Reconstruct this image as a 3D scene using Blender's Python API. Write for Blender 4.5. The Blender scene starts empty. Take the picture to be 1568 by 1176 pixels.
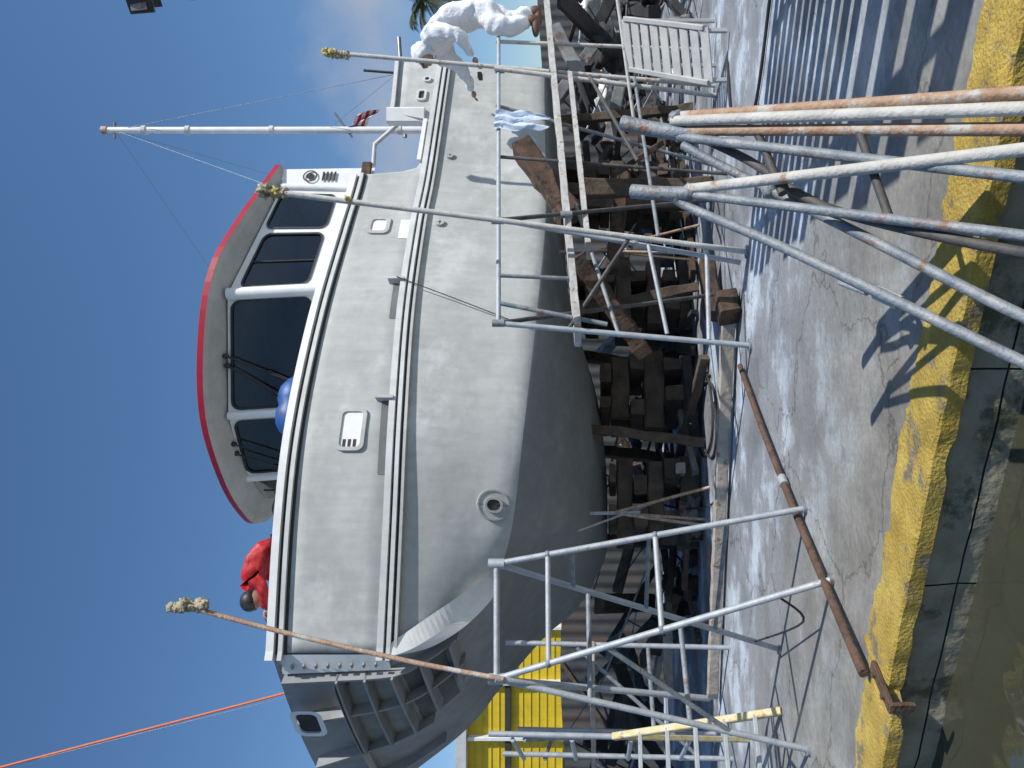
import bpy, math, random, bisect, bmesh
from mathutils import Vector, Matrix, noise
random.seed(7)
V=Vector
S=bpy.context.scene
H=1.2
# ------------------------------------------------------------------ materials
def M(name,c1,c2=None,scale=4,rough=.6,metal=0,bump=0,bscale=40,c3=None,s3=9,t3=.6,stretch=(1,1,1),detail=6,streak=0):
    m=bpy.data.materials.new(name); m.use_nodes=True
    n=m.node_tree.nodes; l=m.node_tree.links; b=n["Principled BSDF"]
    b.inputs["Roughness"].default_value=rough; b.inputs["Metallic"].default_value=metal
    c2=c2 or tuple(x*.8 for x in c1)
    tc=n.new("ShaderNodeTexCoord"); mp=n.new("ShaderNodeMapping"); mp.inputs["Scale"].default_value=stretch
    l.new(tc.outputs["Object"],mp.inputs[0])
    no=n.new("ShaderNodeTexNoise"); no.inputs["Scale"].default_value=scale; no.inputs["Detail"].default_value=detail; no.inputs["Roughness"].default_value=.62
    l.new(mp.outputs[0],no.inputs[0])
    r=n.new("ShaderNodeValToRGB"); r.color_ramp.elements[0].position=.34; r.color_ramp.elements[1].position=.66
    r.color_ramp.elements[0].color=(*c1,1); r.color_ramp.elements[1].color=(*c2,1)
    l.new(no.outputs["Fac"],r.inputs[0]); out=r.outputs[0]
    if c3:
        n3=n.new("ShaderNodeTexNoise"); n3.inputs["Scale"].default_value=s3; n3.inputs["Detail"].default_value=8; n3.inputs["Roughness"].default_value=.7
        l.new(mp.outputs[0],n3.inputs[0])
        r3=n.new("ShaderNodeValToRGB"); r3.color_ramp.elements[0].position=t3-.04; r3.color_ramp.elements[1].position=t3+.04
        l.new(n3.outputs["Fac"],r3.inputs[0])
        mx=n.new("ShaderNodeMix"); mx.data_type='RGBA'; l.new(r3.outputs[0],mx.inputs[0]); l.new(out,mx.inputs[6]); mx.inputs[7].default_value=(*c3,1)
        out=mx.outputs[2]
    if streak:
        for sc,st in(((5,5,.5),9),((.9,.9,1.6),3),((2.5,2.5,2.5),11)):
            m2=n.new("ShaderNodeMapping"); m2.inputs["Scale"].default_value=sc; l.new(tc.outputs["Object"],m2.inputs[0])
            n4=n.new("ShaderNodeTexNoise"); n4.inputs["Scale"].default_value=2.2; n4.inputs["Detail"].default_value=st; n4.inputs["Roughness"].default_value=.65; l.new(m2.outputs[0],n4.inputs[0])
            mr=n.new("ShaderNodeMapRange"); mr.inputs[1].default_value=.3;mr.inputs[2].default_value=.7;mr.inputs[3].default_value=1-streak;mr.inputs[4].default_value=1.04; l.new(n4.outputs["Fac"],mr.inputs[0])
            vm=n.new("ShaderNodeVectorMath");vm.operation='SCALE'; l.new(out,vm.inputs[0]); l.new(mr.outputs[0],vm.inputs["Scale"]); out=vm.outputs[0]
    l.new(out,b.inputs["Base Color"])
    if bump:
        nb=n.new("ShaderNodeTexNoise"); nb.inputs["Scale"].default_value=bscale; nb.inputs["Detail"].default_value=6
        l.new(mp.outputs[0],nb.inputs[0])
        bp=n.new("ShaderNodeBump"); bp.inputs["Strength"].default_value=bump; bp.inputs["Distance"].default_value=.02
        l.new(nb.outputs["Fac"],bp.inputs["Height"]); l.new(bp.outputs[0],b.inputs["Normal"])
    return m
hullM=M("hull_primer",(.42,.43,.415),(.475,.485,.465),1.6,.88,0,.3,3.2,c3=(.53,.54,.525),s3=.9,t3=.56,streak=.11)
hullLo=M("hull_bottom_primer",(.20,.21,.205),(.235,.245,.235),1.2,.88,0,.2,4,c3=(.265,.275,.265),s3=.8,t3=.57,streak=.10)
hullFr=M("hull_bow_shaded",(.27,.28,.29),(.33,.34,.35),2.5,.8,0,.1,6,streak=.12)  # darker hull grey: shade of the bow face put into the colour
whiteM=M("white_paint",(.78,.78,.76),(.68,.68,.66),6,.4,0,.05)
lightM=M("light_grey_paint",(.62,.63,.62),(.54,.55,.54),3,.6,streak=.1)
blackM=M("black_rubber",(.015,.015,.017),(.03,.03,.03),8,.5)
visM=M("visor_grey",(.44,.45,.44),(.38,.39,.38),4,.6,streak=.08)
redM=M("red_paint",(.42,.015,.03),(.34,.01,.025),4,.4)
openM=M("white_interior",(.8,.8,.8),(.72,.72,.72),2,.5)
pipeG=M("galvanised_pipe",(.33,.36,.39),(.46,.48,.50),14,.6,.3,.15,60,c3=(.22,.12,.07),s3=8,t3=.66)
pipeR=M("rusty_pipe",(.33,.19,.12),(.44,.32,.22),16,.7,.1,.35,70,c3=(.46,.44,.40),s3=7,t3=.55)
pipeB=M("weathered_pipe",(.15,.18,.21),(.30,.32,.33),12,.6,.2,.3,70,c3=(.22,.12,.075),s3=9,t3=.61)
pipeW=M("whitewashed_pipe",(.43,.42,.39),(.55,.54,.50),14,.7,0,.3,70,c3=(.32,.21,.13),s3=9,t3=.61)
pipeD=M("dark_pipe",(.05,.05,.055),(.12,.11,.10),9,.7,.2,.2,50)
woodD=M("old_timber",(.055,.040,.030),(.12,.09,.065),5,.9,0,.5,30)
woodB=M("brown_timber",(.15,.085,.05),(.07,.042,.03),7,.85,0,.6,25,c3=(.03,.022,.018),s3=6,t3=.56,streak=.3)
woodW=M("painted_plank",(.50,.50,.48),(.36,.34,.31),9,.8,0,.5,30,c3=(.25,.18,.12),s3=11,t3=.6)
woodO=M("weathered_log",(.30,.25,.20),(.42,.38,.33),7,.85,0,.4,25,c3=(.14,.11,.09),s3=8,t3=.6)
yelM=M("yellow_wall",(.74,.54,.02),(.68,.48,.02),1,.6,streak=.1)
darkM=M("dark_junk",(.02,.02,.023),(.05,.047,.045),3,.85)
greyJ=M("grey_junk",(.10,.11,.12),(.22,.22,.21),5,.7,c3=(.10,.05,.03),s3=4,t3=.58)
slatM=M("dull_white_plastic",(.46,.46,.44),(.36,.36,.35),6,.6)
tyv=M("white_coverall",(.82,.82,.82),(.76,.77,.80),5,.75,0,.9,16)
redJ=M("red_jacket",(.50,.012,.015),(.36,.008,.012),6,.55,0,.5,14)
skinM=M("skin",(.42,.25,.18),(.36,.2,.14),8,.5)
shoeM=M("brown_boot",(.12,.06,.035),None,8,.6)
ragM=M("rag",(.50,.45,.33),(.34,.28,.18),20,.9,0,.8,60)
ragY=M("yellow_rag",(.5,.42,.15),(.4,.33,.12),20,.9,0,.8)
blueM=M("blue_fender",(.02,.10,.32),(.015,.05,.18),6,.5,c3=(.02,.02,.03),s3=3,t3=.6)
clothM=M("blue_white_cloth",(.62,.70,.80),(.40,.50,.64),14,.9,0,.5,20)
orM=M("orange_rope",(.65,.16,.06),None,30,.7)
wireM=M("steel_wire",(.25,.25,.25),None,8,.4,.6)
fluffM=M("foliage",(.04,.06,.02),(.08,.10,.035),6,.6)
rustM=M("rust_iron",(.07,.045,.033),(.15,.085,.055),12,.85,.1,.8,40)
dk=M("dark_fixture",(.02,.02,.02),(.04,.04,.04),5,.5)
glassM=bpy.data.materials.new("window_glass");glassM.use_nodes=True
n=glassM.node_tree.nodes;l=glassM.node_tree.links;n.remove(n["Principled BSDF"])
gl=n.new("ShaderNodeBsdfGlossy");gl.inputs["Roughness"].default_value=.03;tr=n.new("ShaderNodeBsdfTransparent");tr.inputs[0].default_value=(.28,.31,.31,1)
lw=n.new("ShaderNodeLayerWeight");lw.inputs[0].default_value=.5
pw_=n.new("ShaderNodeMath");pw_.operation='POWER';pw_.inputs[1].default_value=3.5;l.new(lw.outputs["Facing"],pw_.inputs[0])
ad_=n.new("ShaderNodeMath");ad_.operation='MULTIPLY_ADD';ad_.inputs[1].default_value=.6;ad_.inputs[2].default_value=.06;l.new(pw_.outputs[0],ad_.inputs[0])
mxs=n.new("ShaderNodeMixShader");l.new(ad_.outputs[0],mxs.inputs[0]);l.new(tr.outputs[0],mxs.inputs[1]);l.new(gl.outputs[0],mxs.inputs[2]);l.new(mxs.outputs[0],n["Material Output"].inputs[0])
darkGlass=M("dark_glass",(.012,.016,.02),(.02,.025,.03),2,.04)

# ------------------------------------------------------------------ geometry helper
def empty(name):
    e=bpy.data.objects.new(name,None); S.collection.objects.link(e); e.empty_display_size=.2; return e
class G:
    def __init__(s): s.v=[];s.f=[];s.m=[];s.mats=[];s.sm=[]
    def mi(s,m):
        if m not in s.mats: s.mats.append(m)
        return s.mats.index(m)
    def add(s,vs,fs,m,smooth=False):
        o=len(s.v); s.v+= [V(p) for p in vs]; k=s.mi(m)
        for f in fs: s.f.append([i+o for i in f]); s.m.append(k); s.sm.append(smooth)
    def tube(s,pts,r,m,seg=10,r2=None,cap=True):
        pts=[V(p) for p in pts]; n=len(pts); vs=[];fs=[]
        prev=None
        for i,p in enumerate(pts):
            t=(pts[min(i+1,n-1)]-pts[max(i-1,0)]).normalized()
            if prev is None:
                a=V((0,0,1)) if abs(t.z)<.9 else V((1,0,0)); x=t.cross(a).normalized()
            else: x=(prev-t*prev.dot(t)).normalized()
            prev=x; y=t.cross(x)
            if callable(r): rr_=r(i)
            else: rr_=r if r2 is None else r+(r2-r)*i/max(1,n-1)
            for k in range(seg):
                a=2*math.pi*k/seg; vs.append(p+(x*math.cos(a)+y*math.sin(a))*rr_)
        for i in range(n-1):
            for k in range(seg): fs.append([i*seg+k,i*seg+(k+1)%seg,(i+1)*seg+(k+1)%seg,(i+1)*seg+k])
        s.add(vs,fs,m,True)
        if cap: s.add(vs[:seg],[list(range(seg))[::-1]],m); s.add(vs[-seg:],[list(range(seg))],m)
    def beam(s,a,b,w,h,m,up=(0,0,1)):
        a=V(a);b=V(b);t=(b-a).normalized();u=V(up)
        if abs(t.dot(u))>.95:u=V((0,1,0))
        x=t.cross(u).normalized();y=x.cross(t)
        c=min(w,h)*.12; vs=[]
        prof=[(w/2-c,h/2),(w/2,h/2-c),(w/2,-h/2+c),(w/2-c,-h/2),(-w/2+c,-h/2),(-w/2,-h/2+c),(-w/2,h/2-c),(-w/2+c,h/2)]
        for p in(a,b):
            for i,j in prof: vs.append(p+x*i+y*j)
        fs=[[k,(k+1)%8,8+(k+1)%8,8+k] for k in range(8)]+[list(range(8))[::-1],list(range(8,16))]
        s.add(vs,fs,m)
    def log(s,a,b,w,h,m,rough=.02):
        a=V(a);b=V(b);t=(b-a).normalized();u=V((0,0,1))
        if abs(t.dot(u))>.95:u=V((0,1,0))
        x=t.cross(u).normalized();y=x.cross(t);nn=max(3,int((b-a).length/.12));vs=[];o=random.random()*90
        prof=[(.5,.42),(.42,.5),(-.42,.5),(-.5,.42),(-.5,-.42),(-.42,-.5),(.42,-.5),(.5,-.42)]
        for q in range(nn+1):
            p=a.lerp(b,q/nn)
            for i,j in prof:
                d=p+x*(i*w)+y*(j*h); k=noise.noise(d*6+V((o,0,0)))*rough*1.6
                vs.append(d+(x*i+y*j).normalized()*k+t*(noise.noise(d*9)*.03 if q in(0,nn) else 0))
        fs=[[q*8+k,q*8+(k+1)%8,(q+1)*8+(k+1)%8,(q+1)*8+k] for q in range(nn) for k in range(8)]+[list(range(8))[::-1],list(range(nn*8,nn*8+8))]
        s.add(vs,fs,m)
    def lump(s,c,r,m,jit=.25,sc=(1,1,1),fr=2.2):
        bm=bmesh.new(); bmesh.ops.create_icosphere(bm,subdivisions=3,radius=1)
        o=random.random()*50
        for v in bm.verts:
            k=1+jit*noise.noise(v.co*fr+V((o,o,o))); v.co=V((v.co.x*sc[0],v.co.y*sc[1],v.co.z*sc[2]))*k*r+V(c)
        bm.verts.index_update()
        s.add([v.co.copy() for v in bm.verts],[[v.index for v in f.verts] for f in bm.faces],m,True); bm.free()
    def build(s,name,parent=None):
        me=bpy.data.meshes.new(name); me.from_pydata([tuple(v) for v in s.v],[],s.f)
        for m in s.mats: me.materials.append(m)
        for i,p in enumerate(me.polygons): p.material_index=s.m[i]; p.use_smooth=s.sm[i]
        me.update(); o=bpy.data.objects.new(name,me); S.collection.objects.link(o)
        if parent: o.parent=parent
        return o
def cr(p0,p1,p2,p3,u):
    return .5*((2*p1)+(p2-p0)*u+(2*p0-5*p1+4*p2-p3)*u*u+(3*p1-p0-3*p2+p3)*u*u*u)
def spline(P,n,closed=False):
    P=[V(p) for p in P]; out=[];N=len(P)
    for i in range(N if closed else N-1):
        if closed: a,b,c,d=P[i-1],P[i],P[(i+1)%N],P[(i+2)%N]
        else: a,b,c,d=P[max(i-1,0)],P[i],P[i+1],P[min(i+2,N-1)]
        for k in range(n): out.append(cr(a,b,c,d,k/n))
    if not closed: out.append(P[-1])
    return out

# ================================================================== BOAT (t = metres aft of stem, w = metres off centreline, z = height above keel)
def L(t,w,z): return V((-4.87+.93*t+.37*w, 8.86+.37*t-.93*w, H+z))
boat=empty("fishing_boat")
C1=[(1.57,2.58,1.98),(1.66,2.54,1.75),(1.9,2.42,1.43),(2.24,2.24,1.10),(2.6,1.9,.78),(2.9,1.4,.42),(3.1,.8,.15),(3.2,0,0)]
C2=[(.41,0,2.21),(.73,0,1.78),(1.0,0,1.5),(1.27,0,1.3),(1.87,0,.77),(2.22,0,.37),(2.79,0,.04),(3.2,0,0)]
ST=[(2.72,2.86,2.54,1.97,.93,3.6,0.0),(3.69,2.95,2.74,2.0,.83,4.2,.03),(4.93,2.80,2.65,2.08,.76,5.1,.16),
    (6.2,2.48,2.35,2.14,.73,6.3,.5),(7.08,2.25,2.13,2.15,.76,7.1,.62),(8.67,2.05,1.92,2.15,.84,8.67,.7),(9.1,2.0,1.88,2.15,.85,9.1,.7)]
cols=[C1]
for t,wd,ww,zr,zw,kt,kz in ST:
    c=[(t,wd,zr)]
    for a in(.3,.65): c.append((t,wd+(ww-wd)*a**1.2,zr+(zw-zr)*a))
    c.append((t,ww,zw))
    for a,b,q in((.15,.86,.3),(.5,.58,.62),(.78,.3,.85),(1,0,1)): c.append((t+(kt-t)*a,ww*b,zw+(kz-zw)*q))
    cols.append(c)
rows=[spline([c[i] for c in cols],8) for i in range(8)]
nc=len(rows[0])
grid=[]
for j in range(nc): grid.append(spline([rows[i][j] for i in range(8)],4))
nr=len(grid[0])
for sgn in(1,-1):
    g=G(); vs=[L(p.x,sgn*p.y,p.z) for c in grid for p in c]
    up=[];lo=[]
    for j in range(nc-1):
        for i in range(nr-1):
            f=[j*nr+i,j*nr+i+1,(j+1)*nr+i+1,(j+1)*nr+i]
            if sgn<0:f=f[::-1]
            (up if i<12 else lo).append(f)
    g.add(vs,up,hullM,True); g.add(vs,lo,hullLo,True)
    o=g.build("hull_side",boat); m=o.modifiers.new("w","WELD"); m.merge_threshold=.0005
    g=G(); A=spline(C2,4);B=spline(C1,4)
    A=[V((0,0,3.08)),V((.2,0,2.65))]+A;B=[V((1.57,2.56,3.08)),V((1.57,2.57,2.5))]+B
    K=8;vs=[]
    for a,b in zip(A,B):
        for k in range(K+1):
            q=k/K; p=a.lerp(b,q)
            p.y+=.18*math.sin(math.pi*q)*min(1,max(0,a.z/1.2)); vs.append(L(p.x,sgn*p.y,p.z))
    up=[];lo=[]
    for i in range(len(A)-1):
        for k in range(K):
            f=[i*(K+1)+k,(i+1)*(K+1)+k,(i+1)*(K+1)+k+1,i*(K+1)+k+1]
            if sgn<0:f=f[::-1]
            (up if i<14 else lo).append(f)
    g.add(vs,up,hullFr,True);g.add(vs,lo,hullLo,True); g.build("bow_shell",boat)
ts=[p.x for p in rows[0]]; wsd=[p.y for p in rows[0]]; zrs=[p.z for p in rows[0]]; wsw=[p.y for p in rows[3]]; zsw=[p.z for p in rows[3]]
def itp(xs,ys,x):
    if x<=xs[0]:return ys[0]
    if x>=xs[-1]:return ys[-1]
    i=bisect.bisect(xs,x)-1; u=(x-xs[i])/(xs[i+1]-xs[i]); return ys[i]+(ys[i+1]-ys[i])*u
WD=lambda t:itp(ts,wsd,t); ZR=lambda t:itp(ts,zrs,t)
def sideW(t,z):
    zr=ZR(t)
    if z>=zr:return WD(t)
    zw=itp(ts,zsw,t); a=min(1,(zr-z)/(zr-zw)); return WD(t)+(itp(ts,wsw,t)-WD(t))*a**1.2
def topz(t):
    P=[(1.5,3.08),(7.02,3.08),(7.08,3.02),(7.14,2.5),(7.2,2.34),(7.3,2.3),(8.0,2.3),(8.02,2.74),(8.3,2.74),(9.2,2.80)]
    return itp([p[0] for p in P],[p[1] for p in P],t)
TT=sorted([1.57+i*.1 for i in range(55)]+[7.02,7.05,7.08,7.11,7.14,7.2,7.3,7.5,7.7,7.9,8.0,8.02,8.2,8.4,8.6,8.8,9.0,9.1])
for sgn in(1,-1):
    g=G();vs=[];fs=[]
    for t in TT:
        for k in range(5):
            z=ZR(t)+(topz(t)-ZR(t))*k/4; vs.append(L(t,sgn*WD(t),z))
    for i in range(len(TT)-1):
        for k in range(4):
            f=[i*5+k,(i+1)*5+k,(i+1)*5+k+1,i*5+k+1]; fs.append(f if sgn>0 else f[::-1])
    g.add(vs,fs,hullM,True)
    o=g.build("topside_plating",boat); so=o.modifiers.new("s","SOLIDIFY"); so.thickness=.05; so.offset=-1
def band(name,t0,t1,zf0,zf1,out,mat,sgn=1,n=70):
    g=G();vs=[];fs=[]
    for i in range(n+1):
        t=t0+(t1-t0)*i/n; w=WD(t)
        a,b=zf0(t),zf1(t)
        for ww,z in((w-.01,a),(w+out,a),(w+out,b),(w-.01,b)): vs.append(L(t,sgn*ww,z))
    for i in range(n):
        for k in range(4): fs.append([i*4+k,(i+1)*4+k,(i+1)*4+(k+1)%4,i*4+(k+1)%4][::sgn])
    fs+=[[0,1,2,3],[n*4+3,n*4+2,n*4+1,n*4]]
    g.add(vs,fs,mat); return g.build(name,boat)
for sgn in(1,-1):
    band("rub_rail_upper",1.5,9.12,lambda t:ZR(t)+.055,lambda t:ZR(t)+.115,.06,lightM,sgn)
    band("rub_rail_groove",1.55,9.1,lambda t:ZR(t)+.028,lambda t:ZR(t)+.055,.012,blackM,sgn)
    band("rub_rail_mid",1.5,9.12,lambda t:ZR(t)-.01,lambda t:ZR(t)+.028,.06,lightM,sgn)
    band("rub_rail_lower_groove",1.55,9.1,lambda t:ZR(t)-.038,lambda t:ZR(t)-.01,.012,blackM,sgn)  # black band set back between mid and lower rails
    band("rub_rail_lower",1.6,9.1,lambda t:ZR(t)-.065,lambda t:ZR(t)-.038,.045,hullM,sgn)
    band("deck_cap",1.5,7.05,lambda t:3.03,lambda t:3.10,.06,whiteM,sgn)
    band("deck_cap_groove",1.55,7.05,lambda t:2.995,lambda t:3.03,.01,blackM,sgn)
    band("deck_cap_lower",1.5,7.08,lambda t:2.955,lambda t:2.995,.045,lightM,sgn)
    band("deck_cap_line",1.55,7.08,lambda t:2.93,lambda t:2.955,.01,blackM,sgn)
    band("gate_cap",7.3,8.0,lambda t:2.29,lambda t:2.34,.05,whiteM,sgn,10)
    band("stern_cap",8.0,9.15,lambda t:topz(t)-.0,lambda t:topz(t)+.05,.05,lightM,sgn,10)
g=G()
tl=[1.57+i*.25 for i in range(23)]
poly=[L(0.05,0,3.04)]+[L(t,WD(t)-.04,3.04) for t in tl if t<7.1]+[L(7.1,WD(7.1)-.04,3.04),L(7.1,-WD(7.1)+.04,3.04)]+[L(t,-WD(t)+.04,3.04) for t in tl[::-1] if t<7.1]
g.add(poly,[list(range(len(poly)))],lightM)
poly=[L(t,WD(t)-.06,1.95) for t in(7.1,7.6,8.2,8.7,9.08)]+[L(t,-WD(t)+.06,1.95) for t in(9.08,8.7,8.2,7.6,7.1)]
g.add(poly,[list(range(10))],lightM)
g.add([L(7.1,2.2,1.9),L(7.1,-2.2,1.9),L(7.1,-2.2,3.03),L(7.1,2.2,3.03)],[[0,1,2,3]],lightM)
last=grid[-1]; tr=[L(9.1,p.y,p.z) for p in last]+[L(9.1,-p.y,p.z) for p in last[::-1][1:]]+[L(9.1,-2.0,2.8),L(9.1,2.0,2.8)]
g.add(tr,[list(range(len(tr)))],hullM)
g.build("deck_and_transom",boat)
def frameat(t,z):
    p=L(t,sideW(t,z),z); q=L(t+.05,sideW(t+.05,z),z); T=(q-p).normalized(); r=L(t,sideW(t,z+.05),z+.05); U=(r-p).normalized(); N=T.cross(U).normalized()
    if N.y>0:N=-N
    return p,T,U,N
def rr(w,h,r,n=5):
    out=[]
    for cx,cy,a0 in((w/2-r,h/2-r,0),(-w/2+r,h/2-r,90),(-w/2+r,-h/2+r,180),(w/2-r,-h/2+r,270)):
        for k in range(n+1):
            a=math.radians(a0+90*k/n); out.append((cx+r*math.cos(a),cy+r*math.sin(a)))
    return out
def port(name,t,z,w,h,r,inner,fm=lightM,rim=.05,hgt=.03,base=0.0):
    p,T,U,N=frameat(t,z); p=p+N*base; g=G()
    a=rr(w,h,r); b=rr(w-2*rim,h-2*rim,max(.01,r-rim*.7)); n=len(a)
    vs=[p+T*x+U*y-N*(base+.01) for x,y in a]+[p+T*x*.985+U*y*.985+N*hgt for x,y in a]+[p+T*x+U*y+N*hgt for x,y in b]+[p+T*x+U*y+N*.006 for x,y in b]
    fs=[]
    for q in range(3):
        for k in range(n): fs.append([q*n+k,q*n+(k+1)%n,(q+1)*n+(k+1)%n,(q+1)*n+k])
    g.add(vs,fs,fm); g.add([p+T*x+U*y+N*.006 for x,y in b],[list(range(n))],inner)
    g.build(name,boat); return p,T,U,N
p,T,U,N=port("cabin_porthole",3.59,2.47,.44,.28,.07,openM,hullM,.04,.022)
g=G()
for z0 in(-.06,-.01,.04): g.add([p+T*x+U*y+N*.009 for x,y in((-.175,z0),(-.10,z0),(-.10,z0+.03),(-.175,z0+.03))],[[0,1,2,3]],darkM)
g.build("porthole_catch",boat)
port("cabin_porthole_aft",6.2,2.62,.28,.26,.07,openM,hullM,.045,.022)
port("stern_hawse",8.45,2.42,.20,.13,.04,darkM,rim=.03)
port("stern_hawse_small",8.75,2.38,.1,.1,.04,darkM,rim=.02)
ringM=M("port_flange",(.30,.31,.31),(.36,.37,.36),6,.6)
port("thruster_port",2.92,1.11,.30,.32,.149,hullM,ringM,.018,.015,.03)
port("thruster_port_inner",2.92,1.11,.15,.18,.072,darkM,ringM,.022,.02,.045)
port("drain_fitting",6.25,1.93,.10,.10,.049,darkM,hullM,rim=.03)
port("drain_fitting_aft",7.4,1.95,.09,.09,.044,darkM,hullM,rim=.03)
def patch(name,t0,t1,z0,z1,mat,out=.006):
    g=G();vs=[];n=8
    for i in range(n+1):
        t=t0+(t1-t0)*i/n
        vs+= [L(t,WD(t)+out,ZR(t)+z0),L(t,WD(t)+out,ZR(t)+z1)]
    g.add(vs,[[2*i,2*i+2,2*i+3,2*i+1] for i in range(n)],mat); g.build(name,boat)
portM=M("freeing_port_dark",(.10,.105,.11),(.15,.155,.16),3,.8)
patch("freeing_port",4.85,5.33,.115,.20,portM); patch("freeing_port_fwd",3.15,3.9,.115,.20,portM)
patch("white_tape",6.0,6.3,.13,.24,whiteM)
g=G()
for t in(5.33,3.9):
    p,T,U,N=frameat(t,ZR(t)+.16); g.beam(p-N*.01,p+N*.09,.03,.18,hullM)
g.beam(L(8.1,WD(8.1)-.02,2.34),L(8.1,WD(8.1)-.02,2.82),.16,.2,whiteM,up=(1,0,0))
g.build("hull_brackets",boat)
g=G();P0,_,_,N0=frameat(5.33,2.25);P1,_,_,N1=frameat(5.05,1.5);P2_,_,_,N2_=frameat(4.78,.78)
g.tube([P0+N0*.10,P1+N1*.05,P2_+N2_*.03],.006,blackM,6);g.build("hull_dark_line",boat)  # thin black tube running down the hull side
# bow framing
B1=spline(C1,6);A1=spline(C2,6)
def cz(P,z,top):
    P=[V(top)]+P
    for a,b in zip(P,P[1:]):
        if a.z>=z>=b.z: return a.lerp(b,(a.z-z)/max(1e-6,a.z-b.z))
    return P[-1]
def FS(q,z,out=0):
    c=cz(B1,z,(1.57,2.56,3.08)); s=cz(A1,z,(0,0,3.08)); p=c.lerp(s,q)
    n=V((-.84,.54,0)); p=p+n*out; p.y+=.18*math.sin(math.pi*q)*min(1,max(0,s.z/1.2)); return L(p.x,p.y,z)
bayM=M("bow_bay_shade",(.09,.095,.10),(.14,.145,.15),3,.7,streak=.2)  # dark sheet behind the stiffeners, recess shade painted into its colour
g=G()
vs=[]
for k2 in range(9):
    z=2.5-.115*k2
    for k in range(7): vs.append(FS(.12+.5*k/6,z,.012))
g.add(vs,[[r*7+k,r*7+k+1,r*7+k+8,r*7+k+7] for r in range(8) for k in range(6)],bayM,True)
for z,q1 in((2.50,.62),(2.24,.62),(1.99,.60),(1.74,.56),(1.50,.5)):
    pts=[.10+(q1-.1)*k/8 for k in range(9)]
    vs=[]
    for q in pts: vs+=[FS(q,z,-.02),FS(q,z,.16),FS(q,z-.02,.16),FS(q,z-.02,-.02)]
    fs=[]
    for i in range(8):
        for k in range(4): fs.append([i*4+k,(i+1)*4+k,(i+1)*4+(k+1)%4,i*4+(k+1)%4])
    fs+=[[0,1,2,3],[35,34,33,32]]
    g.add(vs,fs,hullFr)
for q in(.1,.34,.62,.86):
    zs=[3.0-.13*k for k in range(13)]
    if q>.5: zs=zs[:10]
    vs=[]
    for z in zs: vs+=[FS(q,z,-.02),FS(q,z,.13),FS(q+.012,z,.13),FS(q+.012,z,-.02)]
    fs=[]
    for i in range(len(zs)-1):
        for k in range(4): fs.append([i*4+k,(i+1)*4+k,(i+1)*4+(k+1)%4,i*4+(k+1)%4])
    g.add(vs,fs,hullFr)
g.build("bow_stiffeners",boat)
g=G()
vs=[];zs=[3.1-.1*k for k in range(12)]
for z in zs: vs+=[FS(0,z,.02),FS(.085,z,.06)]
g.add(vs,[[2*i,2*i+2,2*i+3,2*i+1] for i in range(len(zs)-1)],whiteM)
vs=[]
for z in(3.1,2.52):
    for k in range(9): vs.append(FS(.13+.87*k/8,z,.17))
g.add(vs,[[k,k+1,k+10,k+9] for k in range(8)],lightM)
for k in range(9):
    p=FS(.045,3.0-.11*k,.052); g.beam(p,p+V((-.015,-.02,0)),.05,.018,hullFr)
fl=spline([V(p) for p in C1[0:4]],8); vs=[]; N2=len(fl)-1
for i,p in enumerate(fl):
    k=math.sin(math.pi*min(1,i/N2*.97+.03))**.6
    vs+=[L(p.x+.12*k,sideW(max(1.6,p.x+.12*k),p.z+.02)+.045,p.z+.06*k),L(p.x-.04,p.y+.06,p.z),L(p.x-.02,p.y-.03,p.z-.16*k-.01)]
g.add(vs,[[3*i+j,3*i+j+1,3*i+j+4,3*i+j+3] for i in range(N2) for j in(0,1)],whiteM,False)
g.build("bow_flange",boat)
g=G(); o=FS(.3,2.83,.185); T=(FS(.45,2.83,.185)-FS(.15,2.83,.185)).normalized(); U=V((0,0,1)); N=T.cross(U); N=-N if N.y>0 else N
a=rr(.42,.30,.09);b=rr(.32,.20,.06);n=len(a)
g.add([o+T*x+U*y+N*.03 for x,y in a]+[o+T*x+U*y+N*.03 for x,y in b],[[k,(k+1)%n,n+(k+1)%n,n+k] for k in range(n)],whiteM)
g.add([o+T*x+U*y+N*.012 for x,y in b],[list(range(n))],darkM); g.build("bow_fairlead",boat)
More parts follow.
